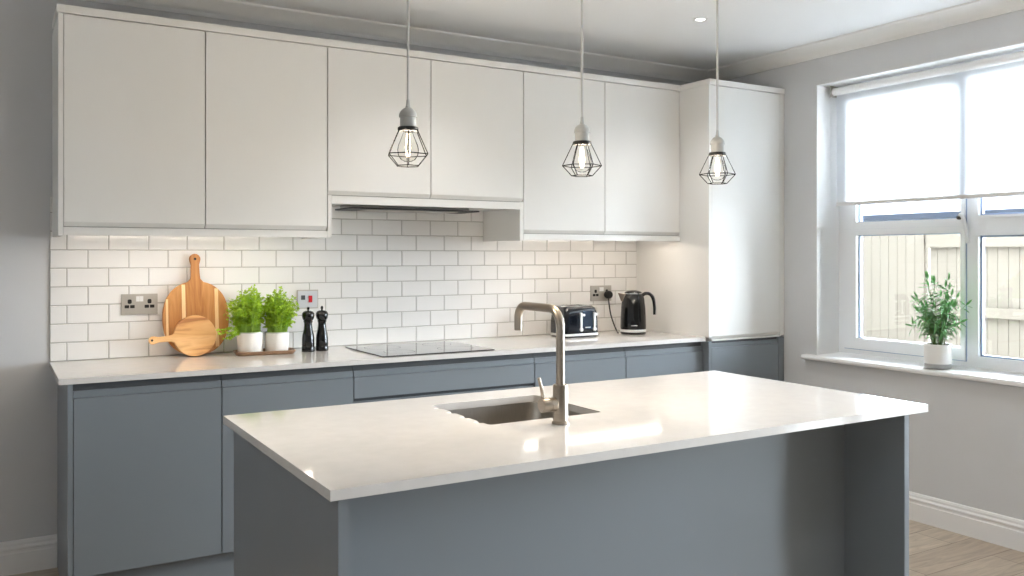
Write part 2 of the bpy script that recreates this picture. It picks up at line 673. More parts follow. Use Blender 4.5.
# unseen glazed garden door, added along the same wall to let in daylight
d2 = bpy.data.objects.new('door_added', None)
C.objects.link(d2)
struct(d2)
bm = bmesh.new()
frame_ring(bm, WX + .1, WX + .17, VY0, VY1, VZ0, VZ1, .07)
box(bm, WX + .1, WX + .17, (VY0 + VY1) / 2 - .05, (VY0 + VY1) / 2 + .05, VZ0 + .07, VZ1 - .07)
obj('door_frame', bm, M['upvc'], d2)
for a, b in ((VY0 + .07, (VY0 + VY1) / 2 - .05), ((VY0 + VY1) / 2 + .05, VY1 - .07)):
    obj('pane', B(WX + .133, WX + .137, a, b, VZ0 + .07, VZ1 - .07), M['glass'], d2)
portal('door_portal', (WX + .24, (VY0 + VY1) / 2, (VZ0 + VZ1) / 2), VY1 - VY0, VZ1 - VZ0)

# roller blind
rb = thing('roller_blind', 'white fabric roller blind pulled half down inside the window recess', 'blind', (4.204, 0, 2.312))
bz, bx = 1.670, 4.208
bm = bmesh.new()
NY = 40
ya, yb = WY0 + .04, WY1 - .038
prev = None
for i in range(NY + 1):
    y = ya + (yb - ya) * i / NY
    xo = .0012 * math.sin(i * .9)
    r = [bm.verts.new((bx - 4.204 + xo * k / 6, y, 2.30 - 2.312 - (2.30 - bz) * k / 6)) for k in range(7)]
    if prev:
        for k in range(6):
            bm.faces.new((prev[k], r[k], r[k + 1], prev[k + 1]))
    prev = r
o = obj('fabric', bm, M['blind'], rb, smooth=True)
bm = lathe([(0, ya), (.022, ya), (.022, yb), (0, yb)], 24)
bm.transform(Matrix.Rotation(-PI / 2, 4, 'X') @ Matrix.Identity(4))
obj('roller_tube', bm, M['white'], rb, smooth=True).location = (-.018, 0, -.004)
obj('bottom_bar', prism(rrect(bx - 4.204 - .006, bx - 4.204 + .006, bz - 2.312 - .022, bz - 2.312, .004, 3), ya, yb, 'y'), M['white'], rb)
obj('bracket', B(-.045, .028, yb + .001, yb + .008, -.035, .030), M['platesteel'], rb, bevel=.003)
obj('bracket', B(-.045, .028, ya - .008, ya - .001, -.035, .030), M['platesteel'], rb, bevel=.003)
# side chain
bm = bmesh.new()
for k in range(90):
    bmesh.ops.create_uvsphere(bm, u_segments=6, v_segments=4, radius=.0022, matrix=Matrix.Translation((-.036, yb + .0125, -.02 - k * .0072)))
obj('bead_chain', bm, M['white'], rb)

# ------------------------------------------------------------------ outside
struct(obj('wall_added_shade', B(LX - .2, WO, FY - 2.2, D + 3, CZ + .1505, 8.2), M['render']))  # unseen upper storey, added and made tall to shade the fence
struct(obj('ground', B(WO, 40, -14, 40, -.5, -.25), M['patio']))


def fence_panel(y0, y1, ztop, rails, label, xf=7.5, front=False, capped=False):
    t = thing('garden_fence', label, 'fence', (xf, y0, -.25))
    bm = bmesh.new()
    y = 0
    wdt = .094
    while y < y1 - y0 - .01:
        box(bm, 0 if front else .03, .02 if front else .05, y + .002, min(y + wdt - .002, y1 - y0), 0, ztop + .25)
        box(bm, .020 if front else .05, .030 if front else .06, y - .02, y + .03, 0, ztop + .25)
        y += wdt
    obj('board_panel', bm, M['fence'], t)
    for z0, z1 in rails:
        obj('rail', B(-.03 if not front else .032, .028 if not front else .07, 0, y1 - y0, z0 + .25, z1 + .25), M['fence'], t, bevel=.005)
    obj('post', B(.065, .155, 0, .09, 0, ztop + .28), M['fence'], t, bevel=.005)
    return t


fence_panel(5.03, 9.0, 1.66, [(.3, .38)], 'cream fence panel of plain upright boards seen in the left pane', front=True)
fence_panel(2.0, 4.985, 1.62, [(1.435, 1.60), (.815, .905)], 'cream fence panel with horizontal rails, seen mostly in the right pane', xf=7.5)
hs = thing('neighbour_house', 'pale house with slate roof and white gutter beyond the garden fence', 'house', (14, 0, -.25))
obj('wall', B(0, 6, 2, 20, 0, 2.22), M['render'], hs)
bm = prism([(-.35, 2.30), (-.35, 2.25), (3, 2.7), (6.35, 2.25), (6.35, 2.30), (3, 3.6)], 1.8, 20.2, 'y')
obj('roof', bm, M['roof'], hs)
bm = prism([(-.47, 2.33), (-.47, 2.23), (-.34, 2.23), (-.34, 2.33)], 1.8, 20.2, 'y')
obj('gutter', bm, M['darkgutter'], hs)
for a, b in ((9.95, 10.45), (6.9, 8.3), (8.6, 9.3)):
    obj('window', B(-.02, .03, a, b, 1.3, 2.2), M['housewin'], hs)
for a in (9.3, 9.36):
    pass
bm = tube([(-.3, 9.55, 0), (-.3, 9.55, 2.25)], .045)
obj('downpipe', bm, M['white'], hs)

# ------------------------------------------------------------------ tiles
def tiles():
    bm = bmesh.new()
    pw, ph, g = .168, .0815, .0030
    x0, x1 = .215, XT - .001
    zb = WT + .0005
    ztop = 1.62
    k = 0
    yb = D - .001
    # grout bed
    box(bm, x0, x1, D - .0065, yb, zb, ztop, 1)
    while zb + k * ph < ztop - .01:
        z0 = zb + k * ph + g / 2
        z1 = min(zb + (k + 1) * ph - g / 2, ztop)
        ph0 = .28 if k % 2 == 0 else .364
        x = ph0 - pw * 2
        while x < x1:
            a, b = max(x + g / 2, x0), min(x + pw - g / 2, x1)
            x += pw
            if b - a < .008:
                continue
            e = .0022
            t = random.uniform(-.0004, .0004)
            t2 = random.uniform(-.0004, .0004)
            yf = D - .0095
            v = [bm.verts.new(p) for p in ((a, D - .006, z0), (b, D - .006, z0), (b, D - .006, z1), (a, D - .006, z1),
                                           (a + e, yf + t, z0 + e), (b - e, yf - t, z0 + e), (b - e, yf - t + t2, z1 - e), (a + e, yf + t + t2, z1 - e))]
            for f in ((4, 5, 6, 7), (0, 1, 5, 4), (1, 2, 6, 5), (2, 3, 7, 6), (3, 0, 4, 7)):
                bm.faces.new([v[i] for i in f])
        k += 1
    return tag(obj('tile_backsplash', bm, [M['tile'], M['grout']]), 'white brick-laid metro tile splashback with grey grout behind the worktop', 'splashback')


tiles()
DT = D - .010   # tile face

# ------------------------------------------------------------------ wall cabinets
def wall_door(x0, x1, z0, parent, z1=2.3255):
    g = .0021
    P = [(YW, z1), (YW, z0 + .018), (YW + .0135, z0), (YW + .018, z0), (YW + .018, z1)]
    return obj('door', prism(P, x0 + g, x1 - g, 'x'), M['wcab'], parent, bevel=.0008, seg=1)


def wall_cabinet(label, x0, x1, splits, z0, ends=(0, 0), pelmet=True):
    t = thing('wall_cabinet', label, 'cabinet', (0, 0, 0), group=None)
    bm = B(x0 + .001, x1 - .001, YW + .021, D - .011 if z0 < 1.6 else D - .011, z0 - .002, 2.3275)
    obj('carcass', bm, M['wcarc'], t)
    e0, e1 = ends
    if e0:
        obj('end_panel', B(x0 - e0, x0, YW - .002, D - .001, z0 - .038, 2.3275), M['wcab'], t, bevel=.001, seg=1)
    xs = [x0] + splits + [x1]
    for a, b in zip(xs, xs[1:]):
        wall_door(a, b, z0, t)
    if pelmet:
        obj('pelmet', B(x0 + .0005, x1 - .0005, YW - .001, YW + .017, z0 - .035, z0 - .004), M['wcab'], t, bevel=.001, seg=1)
    return t


A = wall_cabinet('white two-door wall cabinet at the left, above the chopping boards', .242, 1.329, [.786], 1.480, ends=(.018, 0))
Bc = wall_cabinet('shorter white two-door wall cabinet above the hob, housing the extractor', 1.3295, 2.391, [1.856], 1.645, pelmet=False)
obj('fascia', B(1.3495, 2.3695, YW - .001, YW + .017, 1.603, 1.6405), M['wcab'], Bc, bevel=.001, seg=1)
obj('cheek', B(1.330, 1.3485, YW - .001, DT - .001, 1.445, 1.6425), M['wcab'], Bc, bevel=.001, seg=1)
obj('cheek', B(2.3705, 2.3905, YW - .001, DT - .001, 1.440, 1.6425), M['wcab'], Bc, bevel=.001, seg=1)
obj('soffit', B(1.3495, 2.3695, YW + .018, DT - .001, 1.612, 1.630), M['wcab'], Bc)
Cc = wall_cabinet('white two-door wall cabinet at the right, above the toaster and kettle', 2.392, XT - .002, [2.923], 1.480)
obj('carcass_underside', B(.244, 1.328, YW + .02, DT - .001, 1.462, 1.4775), M['wcab'], A)
obj('carcass_underside', B(2.392, XT - .004, YW + .02, DT - .001, 1.462, 1.4775), M['wcab'], Cc)

# extractor: dark steel plate with a glass lip
ex = thing('extractor_hood', 'flat dark steel extractor under the short wall cabinet above the hob', 'extractor hood', (1.86, 4.08, 1.59))
obj('casing', B(-.36, .30, -.02, .12, .006, .0215), M['platesteel'], ex, bevel=.003)
obj('visor', prism(rrect(-.385, .33, -.10, .15, .03), -.001, .005, 'z'), M['matteblack'], ex)
obj('filter', B(-.28, .22, -.05, .10, -.004, -.0015), M['sink'], ex)

# LED strips
for nm, lab, a, b in (('led_strip', 'warm glowing light strip under the left wall cabinet', .33, 1.28), ('led_strip', 'warm glowing light strip under the right wall cabinet', 2.44, 3.38)):
    t = thing(nm, lab, 'light strip', (a, 3.955, 1.4615))
    obj('housing', B(0, b - a, -.009, .009, -.006, -.0003), M['white'], t)
    obj('diffuser', B(.002, b - a - .002, -.007, .007, -.009, -.0065), M['led'], t)

# cornice board running along the cabinet tops
bm = prism([(.218, YW - .006), (XT - .001, YW - .006), (XT - .001, YT - .006), (WX - .002, YT - .006), (WX - .002, D - .11), (.218, D - .11)], 2.329, 2.361, 'z')
tag(obj('cabinet_cornice', bm, M['wcab'], bevel=.0015), 'white flat top board running above all the wall cabinets and tall unit', 'cornice')

# ------------------------------------------------------------------ tall unit
T = thing('tall_unit', 'tall cabinet against the window wall, white above and grey below', 'cabinet', (0, 0, 0))
obj('side_panel', B(XT, XT + .021, YT, D - .001, WT + .0005, 2.3275), M['wcab'], T, bevel=.001, seg=1)
obj('lower_side_panel', B(XT, XT + .021, YT + .001, D - .001, .0005, WB - .002), M['bcab'], T)
obj('carcass', B(XT + .022, WX - .003, YT + .024, D - .012, .15, 2.3275), M['wcab'], T)
obj('lower_carcass', B(XT + .0225, WX - .0035, YT + .0235, D - .10, .149, .874), M['recess'], T)
obj('filler', B(4.045, WX - .002, YT, YT + .02, .885, 2.3275), M['wcab'], T, bevel=.001, seg=1)
obj('filler', B(4.035, WX - .002, YT, YT + .02, .0005, .875), M['bcab'], T, bevel=.001, seg=1)
P = [(YT, 2.3255), (YT, .905), (YT + .0135, .888), (YT + .018, .888), (YT + .018, 2.3255)]
obj('upper_door', prism(P, XT + .0225, 4.0435, 'x'), M['wcab'], T, bevel=.0008, seg=1)
obj('divider', B(XT + .0225, 4.0435, YT + .002, YT + .020, .877, .886), M['wcab'], T)
P = [(YT, .134), (YT, .838), (YT + .018, .838), (YT + .018, .134)]
obj('lower_door', prism(P, XT + .0225, 4.033, 'x'), M['bcab'], T, bevel=.0008, seg=1)
rl = obj('grip_rail', B(XT + .023, 4.033, YT + .008, YT + .0175, .839, .862), M['bcab'], T)
obj('rail_recess', B(XT + .023, 4.033, YT + .0185, YT + .023, .838, .8755), M['recess'], rl)
obj('kickboard', B(XT + .022, WX - .003, YT + .06, YT + .075, .0005, .13), M['bcab'], T)

# ------------------------------------------------------------------ base cabinets
def base_door(name, x0, x1, z0, z1, parent, y=YD):
    g = .0021
    P = [(y, z0), (y, z1), (y + .018, z1), (y + .018, z0)]
    return obj(name, prism(P, x0 + g, x1 - g, 'x'), M['bcab'], parent, bevel=.0008, seg=1)


def base_cabinet(label, x0, x1, fronts, end=False):
    t = thing('base_cabinet', label, 'cabinet', (0, 0, 0))
    obj('carcass', B(x0 + .0005, x1 - .0005, YD + .021, D - .001, .134, WB - .001), M['recess'], t)
    for k, (nm, z0, z1) in enumerate(fronts):
        zt = WB - .0015 if k == 0 else fronts[k - 1][1] - .001
        rail = obj('grip_rail', B(x0 + .002, x1 - .002, YD + .008, YD + .0175, z1 + .001, z1 + .028 if k == 0 else z1 + .020), M['bcab'], t)
        obj('rail_recess', B(x0 + .002, x1 - .002, YD + .0185, YD + .0205, z1, zt), M['recess'], rail)  # dark strip, shade under the worktop put into its colour
    for nm, z0, z1 in fronts:
        base_door(nm, x0, x1, z0, z1, t)
    if end:
        obj('end_panel', B(x0 - .018, x0, YD - .001, D - .001, .0005, WB - .001), M['bcab'], t, bevel=.001, seg=1)
    return t


dr = [('door', .134, .818)]
base_cabinet('grey single-door base cabinet at the far left end of the run', .262, .812, dr, end=True)
base_cabinet('grey single-door base cabinet below the herb pots, partly behind the island', .812, 1.384, dr)
base_cabinet('wide grey drawer cabinet under the hob', 1.384, 2.339, [('drawer', .723, .818), ('drawer', .43, .688), ('drawer', .134, .395)])
base_cabinet('grey base cabinet right of the hob drawers, behind the tap', 2.339, 2.917, dr)
base_cabinet('grey base cabinet below the kettle, left of the tall unit', 2.917, XT - .001, dr)
tag(obj('plinth_board', B(.263, XT - .001, YD + .06, YD + .075, .0005, .132), M['bcab']), 'long grey plinth board under the base cabinets', 'plinth')

# worktop along the wall
bm = B(.213, XT - .0008, YF, D - .0005, WB, WT)
tag(obj('worktop', bm, M['quartz'], bevel=.002), 'white quartz worktop along the tiled back wall', 'worktop')

# hob
hob = thing('induction_hob', 'black glass induction hob set on the back worktop', 'hob', (1.82, 3.95, WT + .0005))
bm = prism(rrect(-.295, .295, -.245, .245, .006, 3), 0, .005, 'z')
obj('glass', bm, M['glassblack'], hob, bevel=.0015)
for (x, y, r) in ((-.15, .11, .09), (.15, .11, .075), (-.15, -.1, .075), (.15, -.1, .09)):
    bm = bmesh.new()
    n = 48
    for k in range(n):
        a0, a1 = 2 * PI * k / n, 2 * PI * (k + 1) / n
        vs = [bm.verts.new((x + rr * math.cos(a), y + rr * math.sin(a), .0053)) for rr, a in ((r, a0), (r, a1), (r - .002, a1), (r - .002, a0))]
        bm.faces.new(vs)
    obj('zone_ring', bm, M['recess'], hob)

# ------------------------------------------------------------------ island
IX0, IX1, IY0, IY1 = .575, 2.506, 1.666, 2.602
SX0, SX1, SY0, SY1 = 1.172, 1.556, 2.085, 2.455
isl = thing('kitchen_island', 'grey panelled kitchen island base with an open overhang facing the room', 'kitchen island', (1.54, 2.12, 0))
ix, iy = -1.54, -2.12
RX = 2.436


def IB(a, b, c, d, e, f):
    return B(a + ix, b + ix, c + iy, d + iy, e, f)


obj('end_panel', IB(.598, .620, 1.684, 2.570, .0005, WB - .0005), M['bcab'], isl, bevel=.001, seg=1)
obj('end_panel', IB(RX - .022, RX, 1.684, 2.570, .0005, WB - .0005), M['bcab'], isl, bevel=.001, seg=1)
obj('front_panel', IB(.6205, RX - .0225, 1.905, 1.925, .0005, WB - .0005), M['bcab'], isl)
obj('plinth', IB(.6205, RX - .0225, 2.49, 2.505, .0005, .13), M['bcab'], isl)
bm = bmesh.new()
for a, b, c, d in ((.6205, RX - .0225, 1.9255, 1.94), (.6205, .6355, 1.941, 2.545), (RX - .038, RX - .0225, 1.941, 2.545)):
    box(bm, a + ix, b + ix, c + iy, d + iy, .134, WB - .001)
box(bm, .6205 + ix, RX - .0225 + ix, 1.941 + iy, 2.545 + iy, .134, .15)
obj('carcass', bm, M['recess'], isl)
xs = [.6205, 1.07, 1.66, 2.04, RX - .0225]
for a, b in zip(xs, xs[1:]):
    P = [(2.568 + iy, .134), (2.568 + iy, .817), (2.5545 + iy, .846), (2.55 + iy, .846), (2.55 + iy, .134)]
    obj('door', prism(P, a + .0016 + ix, b - .0016 + ix, 'x'), M['bcab'], isl)

# island worktop with sink cut-out and drainer grooves (cut by boolean, cutters removed)
top = obj('island_worktop', B(IX0, IX1, IY0, IY1, WB, WT), M['quartz'], bevel=.002)
cut = bmesh.new()
prism(rrect(SX0, SX1, SY0, SY1, .012, 5), WB - .05, WT + .05, 'z', cut)
c1 = obj('cutter', cut, M['quartz'])
md = top.modifiers.new('b', 'BOOLEAN')
md.operation = 'DIFFERENCE'
md.object = c1
md.solver = 'EXACT'
evaluated(top)
bpy.data.objects.remove(c1)
for k in range(4):
    yy = SY0 + .05 + k * .085
    bm = bmesh.new()
    r = .026
    # shallow round-bottomed groove that deepens toward the sink
    n = 20
    L0, L1 = SX0 - .015, SX0 + .02
    secs = []
    for xx, zc in ((L0 - .012, WT + r + .001), (L1, WT + r - .012)):
        secs.append([bm.verts.new((xx, yy + r * math.cos(2 * PI * i / n), zc + r * math.sin(2 * PI * i / n))) for i in range(n)])
    for i in range(n):
        j = (i + 1) % n
        bm.faces.new((secs[0][i], secs[0][j], secs[1][j], secs[1][i]))
    bm.faces.new(secs[0][::-1])
    bm.faces.new(secs[1])
    bmesh.ops.recalc_face_normals(bm, faces=bm.faces)
    c1 = obj('cutter', bm, M['quartz'])
    md = top.modifiers.new('b', 'BOOLEAN')
    md.operation = 'DIFFERENCE'
    md.object = c1
    md.solver = 'EXACT'
    evaluated(top)
    bpy.data.objects.remove(c1)
tag(top, 'white quartz worktop of the island with a sink cut-out', 'worktop')

# sink bowl
sk = thing('sink', 'undermounted stainless steel sink in the island worktop', 'sink', ((SX0 + SX1) / 2, (SY0 + SY1) / 2, WB - .19))
hx, hy = (SX1 - SX0) / 2 + .003, (SY1 - SY0) / 2 + .003


def bowl():
    bm = bmesh.new()
    loops = []
    spec = [(.018, 0, .1895), (0, 0, .1895), (0, .0, .03), (-.008, 0, .012), (-.03, 0, .002), (-.06, 0, 0)]
    rad = [.05, .045, .045, .042, .035, .03]
    for (e, _, z), r in zip(spec, rad):
        loops.append([bm.verts.new((x, y, z)) for x, y in rrect(-hx - e, hx + e, -hy - e, hy + e, r, 5)])
    for a, b in zip(loops, loops[1:]):
        n = len(a)
        for i in range(n):
            bm.faces.new((a[i], a[(i + 1) % n], b[(i + 1) % n], b[i]))
    bm.faces.new(loops[-1])
    return bm


o = obj('basin', bowl(), M['sink'], sk, smooth=True)
md = o.modifiers.new('s', 'SOLIDIFY')
md.thickness = .0012
bm = lathe([(0, .004), (.025, .004), (.028, .006), (.042, .006), (.045, .002), (.045, -.004), (0, -.004)], 32)
obj('drain', bm, M['steel'], sk, smooth=True)

# tap
tx, ty = 1.353, 2.005
tp = thing('mixer_tap', 'tall brushed steel mixer tap standing beside the island sink', 'tap', (tx, ty, WT))
obj('base_ring', lathe([(0, .0003), (.0245, .0003), (.0245, .006), (.0225, .008), (0, .008)], 32), M['steel'], tp, smooth=True)
obj('body', lathe([(0, .0082), (.0215, .0082), (.0215, .106), (.0205, .108), (0, .108)], 32), M['steel'], tp, smooth=True)
pts = [Vector((0, 0, .1085)), Vector((0, 0, .2))]
R_, H, L = .052, .3165, .225
for k in range(0, 9):
    a = PI / 2 * k / 8
    pts.append(Vector((0, R_ - R_ * math.cos(a), H - R_ + R_ * math.sin(a))))
for k in range(0, 9):
    a = PI / 2 * k / 8
    pts.append(Vector((0, L - R_ * .7 + R_ * .7 * math.sin(a), H - R_ * .7 + R_ * .7 * math.cos(a))))
pts.append(Vector((0, L, .242)))
obj('spout', tube(pts, .0122, 20), M['steel'], tp, smooth=True)
bm = lathe([(0, .0218), (.0195, .0218), (.0195, .036), (.0185, .0365), (.0185, .0385), (.0195, .039), (.0195, .062), (.018, .064), (0, .064)], 28)
bm.transform(Matrix.Translation((0, 0, .055)) @ Matrix.Rotation(-PI / 2, 4, 'Y'))
hk = obj('handle', bm, M['steel'], tp, smooth=True)
bm = tube([(-.056, 0, .072), (-.062, 0, .10), (-.071, 0, .131)], [.006, .005, .0045], 12)
obj('lever', bm, M['steel'], hk, smooth=True)

# ------------------------------------------------------------------ sockets
def socket(loc, label, switched_on=True, name='wall_socket'):
    t = thing(name, label, 'socket', loc)
    obj('plate', B(-.077, .077, 0, .006, -.047, .047), M['platesteel'], t, bevel=.0025)
    for sx in (-1, 1):
        cx = sx * .042
        bm = bmesh.new()
        bm2 = prism(rrect(cx - .0085, cx + .0085, .003, .023, .006, 4), -.0012, .0004, 'y', bm)
        prism(rrect(cx - .021, cx - .002, -.017, -.003, .002, 2), -.0012, .0004, 'y', bm)
        prism(rrect(cx + .002, cx + .021, -.017, -.003, .002, 2), -.0012, .0004, 'y', bm)
        obj('outlet', bm, M['matteblack'], t)
        r = obj('rocker', B(sx * .0078 - .0072, sx * .0078 + .0072, -.004, .0003, .013, .037), M['white'], t, bevel=.0012)
        r.rotation_euler = (.04, 0, 0)
    return t


socket((.5765, DT - .0065, 1.140), 'brushed steel double socket on the tiles left of the chopping boards')
socket((3.19, DT - .0065, 1.131), 'brushed steel double socket between toaster and kettle with a plug in it')
sw = thing('cooker_switch', 'steel plate switch with a red rocker behind the black mills', 'switch', (1.360, DT - .0065, 1.1425))
obj('plate', B(-.054, .054, 0, .006, -.047, .047), M['platesteel'], sw, bevel=.0025)
obj('insert', B(-.049, .050, -.002, .0003, -.042, .041), mat('pale_grey_plastic', lin(200, 203, 208), .4), sw, bevel=.001)
obj('rocker', B(.004, .022, -.006, -.0022, -.016, .018), M['red'], sw, bevel=.002)
obj('neon', B(-.034, -.014, -.004, -.0022, -.002, .020), M['recess'], sw, bevel=.001)

# plug and kettle lead
pg = thing('power_plug', 'black plug and lead in the socket beside the kettle', 'plug', (3.232, DT - .0085, 1.122))
bm = lathe([(0, .0005), (.022, .0005), (.025, .008), (.024, .026), (.018, .034), (0, .036)], 20)
bm.transform(Matrix.Rotation(PI / 2, 4, 'X') @ Matrix.Diagonal((1.05, 1.0, 1, 1)))
obj('plug_body', bm, M['matteblack'], pg, smooth=True)
pts = bez([(0, -.018, -.018), (-.001, -.022, -.05), (-.008, -.05, -.12), (-.02, -.10, -.180), (-.035, -.148, -.2150), (-.052, -.178, -.2185)], 8)
pts = [Vector((p.x, p.y, max(p.z, -.2185))) for p in pts]
obj('lead', tube(pts, .0042, 8), M['matteblack'], pg, smooth=True)

# ------------------------------------------------------------------ chopping boards
def board_outline(rx, rz, neck_w, head_w, length, n=48, pw=2.3):
    """closed outline, circle at origin, handle up (+z)"""
    pts = []
    a0 = math.asin(min(.99, (neck_w / 2 * 1.5) / rx))
    for k in range(n + 1):
        a = PI / 2 - a0 - (2 * PI - 2 * a0) * k / n
        c, s = math.cos(a), math.sin(a)
        pts.append((rx * math.copysign(abs(c) ** (2 / pw), c), rz * math.copysign(abs(s) ** (2 / pw), s)))
    pts = pts[:]
    # now left side of the neck going up, round head, down the right side
    zt = length
    zn = pts[0][1]
    up = [(-neck_w * .55, zn + (zt - zn) * .12), (-neck_w / 2, zn + (zt - zn) * .3), (-neck_w * .46, zn + (zt - zn) * .6)]
    hr = head_w / 2
    head = [(hr * math.cos(a), zt - hr + hr * math.sin(a)) for a in [PI + .4 - (PI + .8) * k / 10 for k in range(11)]]
    dn = [(-x, z) for x, z in up[::-1]]
    return pts + up + head + dn


def board(outline, th, hole, hr):
    """plate in xz plane with a through hole in the handle"""
    bm = prism(outline, -th / 2, th / 2, 'y')
    return bm


bb = thing('chopping_board', 'large oval striped wooden chopping board with upright handle, leaning on tiles', 'chopping board', (.815, 4.222, WT + .0008))
ol = board_outline(.148, .172, .040, .050, .302, pw=2.25)
zc = .1725
m_b = obj('board', prism(ol, -.009, .009, 'y'), M['acacia'], bb, bevel=.003)
# pale inlaid stripes, flush strips through the board
for sx, wd in ((-.055, .016), (.092, .016), (-.128, .010)):
    hh = .172 * (1 - (abs(sx) / .148) ** 2.25) ** (1 / 2.25) - .006
    # shorten the inner stripe so it follows the curved edge
    obj('pale_stripe', B(sx - wd / 2, sx + wd / 2, -.0096, .0096, -hh, hh), M['maple'], m_b)['label'] = 'pale wood stripe'
bm = lathe([(0, -.0100), (.006, -.0100), (.006, .0100), (0, .0100)], 16)
bm.transform(Matrix.Translation((0, 0, .302 - .025)) @ Matrix.Rotation(PI / 2, 4, 'X'))
obj('hanging_hole', bm, M['matteblack'], m_b)
m_b.location = (0, 0, zc)
bb.rotation_euler = (-.115, 0, 0)

sb = thing('chopping_board', 'small round wooden paddle board, handle pointing left, against the large board', 'chopping board', (.800, 4.178, WT + .0008))
ol = board_outline(.094, .094, .027, .037, .200, pw=2.0)
rot = math.radians(94)
ol = [(x * math.cos(rot) - z * math.sin(rot), x * math.sin(rot) + z * math.cos(rot)) for x, z in ol]
m_s = obj('board', prism(ol, -.008, .008, 'y'), M['acacia2'], sb, bevel=.003)
m_s.location = (0, 0, .095)
bm = lathe([(0, -.0088), (.005, -.0088), (.005, .0088), (0, .0088)], 14)
hx_, hz_ = 0, .186
bm.transform(Matrix.Translation((hx_ * math.cos(rot) - hz_ * math.sin(rot), 0, hx_ * math.sin(rot) + hz_ * math.cos(rot))) @ Matrix.Rotation(PI / 2, 4, 'X'))
obj('hanging_hole', bm, M['matteblack'], m_s)
sb.rotation_euler = (-.12, 0, 0)

# ------------------------------------------------------------------ herb tray, pots
tr = obj('serving_tray', bmesh.new(), M['darkwood'])
bm = bmesh.new()
loops = []
for e, z in ((-.012, .001), (0, .001), (.012, .018), (.006, .019), (-.004, .008)):
    loops.append([bm.verts.new((x, y, z)) for x, y in rrect(-.130 - e, .125 + e, -.060 - e, .060 + e, .03, 5)])
for a, b in zip(loops, loops[1:]):
    n = len(a)
    for i in range(n):
        bm.faces.new((a[i], a[(i + 1) % n], b[(i + 1) % n], b[i]))
bm.faces.new(loops[0][::-1])
bm.faces.new(loops[-1])
bmesh.ops.recalc_face_normals(bm, faces=bm.faces)
bm.to_mesh(tr.data)
bm.free()
tr.location = (1.105, 4.125, WT + .0002)
tr.rotation_euler = (0, 0, -.12)
tag(tr, 'small dark wooden tray under the two herb pots', 'tray')


def leaf_into(bm, p, d, n, s, lobes=3):
    """small lobed leaf at p, pointing d, normal n"""
    d = d.normalized()
    sd = d.cross(n).normalized()
    nn = sd.cross(d)
    for k in range(lobes):
        a = (k - (lobes - 1) / 2) * .95
        dd = d * math.cos(a) + sd * math.sin(a)
        ss = dd.cross(nn)
        L = s * (1 if k == lobes // 2 else .8)
        pts = [p, p + dd * L * .45 + ss * L * .28 + nn * L * .08, p + dd * L * .8 + ss * L * .22, p + dd * L, p + dd * L * .8 - ss * L * .22, p + dd * L * .45 - ss * L * .28 + nn * L * .08]
        bm.faces.new([bm.verts.new(q) for q in pts])


def herb(loc, r, h, label, seed, spread, height, nst, droop=0, side=1):
    rnd = random.Random(seed)
    t = thing('potted_herb', label, 'potted plant', loc)
    obj('pot', lathe([(0, .0), (r * .90, .0), (r * .93, .003), (r, h * .97), (r, h), (r * .94, h), (r * .93, h - .012), (0, h - .012)], 40), M['ceramic'], t, smooth=True)
    obj('soil', lathe([(0, h - .008), (r * .92, h - .0115), (0, h - .0118)], 24), M['soil'], t)
    obj('liner', lathe([(r * .935, h - .01), (r * .935, h + .005), (r * .955, h + .005), (r * .955, h - .01)], 40), mat('clear_plastic_liner', lin(200, 205, 195), .3), t, smooth=True)
    bs, bl = bmesh.new(), bmesh.new()
    for i in range(nst):
        a = rnd.uniform(0, 2 * PI)
        q = math.sqrt(rnd.random())
        b0 = Vector((math.cos(a) * q * r * .8, math.sin(a) * q * r * .8, h - .008))
        out = q * rnd.uniform(.5, 1.08)
        if math.cos(a) * side > 0:   # the neighbouring pot leaves less room on this side
            out *= 1 - .5 * abs(math.cos(a))
        hh = height * (1 - .32 * q ** 2) * rnd.uniform(.55, 1.0)
        tip = Vector((math.cos(a) * spread * out, math.sin(a) * spread * out, h + hh))
        mid = (b0 + tip) / 2 + Vector((-math.cos(a) * .006, -math.sin(a) * .006, .012))
        tube([b0, mid, tip], [.0012, .001, .0006], 4, bs)
        for j in range(rnd.randint(6, 9)):
            f = rnd.uniform(.30, 1.04)
            p = (b0 * (1 - f) ** 2 + mid * 2 * f * (1 - f) + tip * f * f)
            d = Vector((rnd.gauss(0, 1), rnd.gauss(0, 1), rnd.gauss(.25, .6))).normalized()
            p2 = p + d * rnd.uniform(.004, .018)
            n = Vector((rnd.gauss(0, .6), rnd.gauss(0, .6), 1)).normalized()
            leaf_into(bl, p2, d, n, rnd.uniform(.010, .017))
    for i in range(droop):
        a = PI + rnd.uniform(-.5, .6)
        b0 = Vector((math.cos(a) * r * .8, -.02 + math.sin(a) * r * .3, h - .005))
        pts = bez([b0, b0 + Vector((-.03, -.006, .015 * (i % 3))), b0 + Vector((-.05 - .012 * i, -.012, -.012 + .02 * (i % 3)))], 4)
        tube(pts, .0011, 4, bs)
        for p in pts[3:]:
            for j in range(3):
                d = Vector((rnd.gauss(-.4, .8), rnd.gauss(0, .8), rnd.gauss(0, .8))).normalized()
                leaf_into(bl, p, d, Vector((rnd.gauss(0, .5), -.6, rnd.gauss(.8, .4))).normalized(), rnd.uniform(.010, .015))
    obj('stems', bs, M['stem'], t)
    obj('foliage', bl, M['leaf'], t)
    return t


herb((1.037, 4.132, WT + .0085), .0600, .094, 'left pot of bushy green parsley on the wooden tray', 3, .112, .215, 330, droop=6)
herb((1.158, 4.118, WT + .0085), .0565, .090, 'right pot of bushy green parsley, nearer the black mills', 5, .104, .205, 310, side=-1)

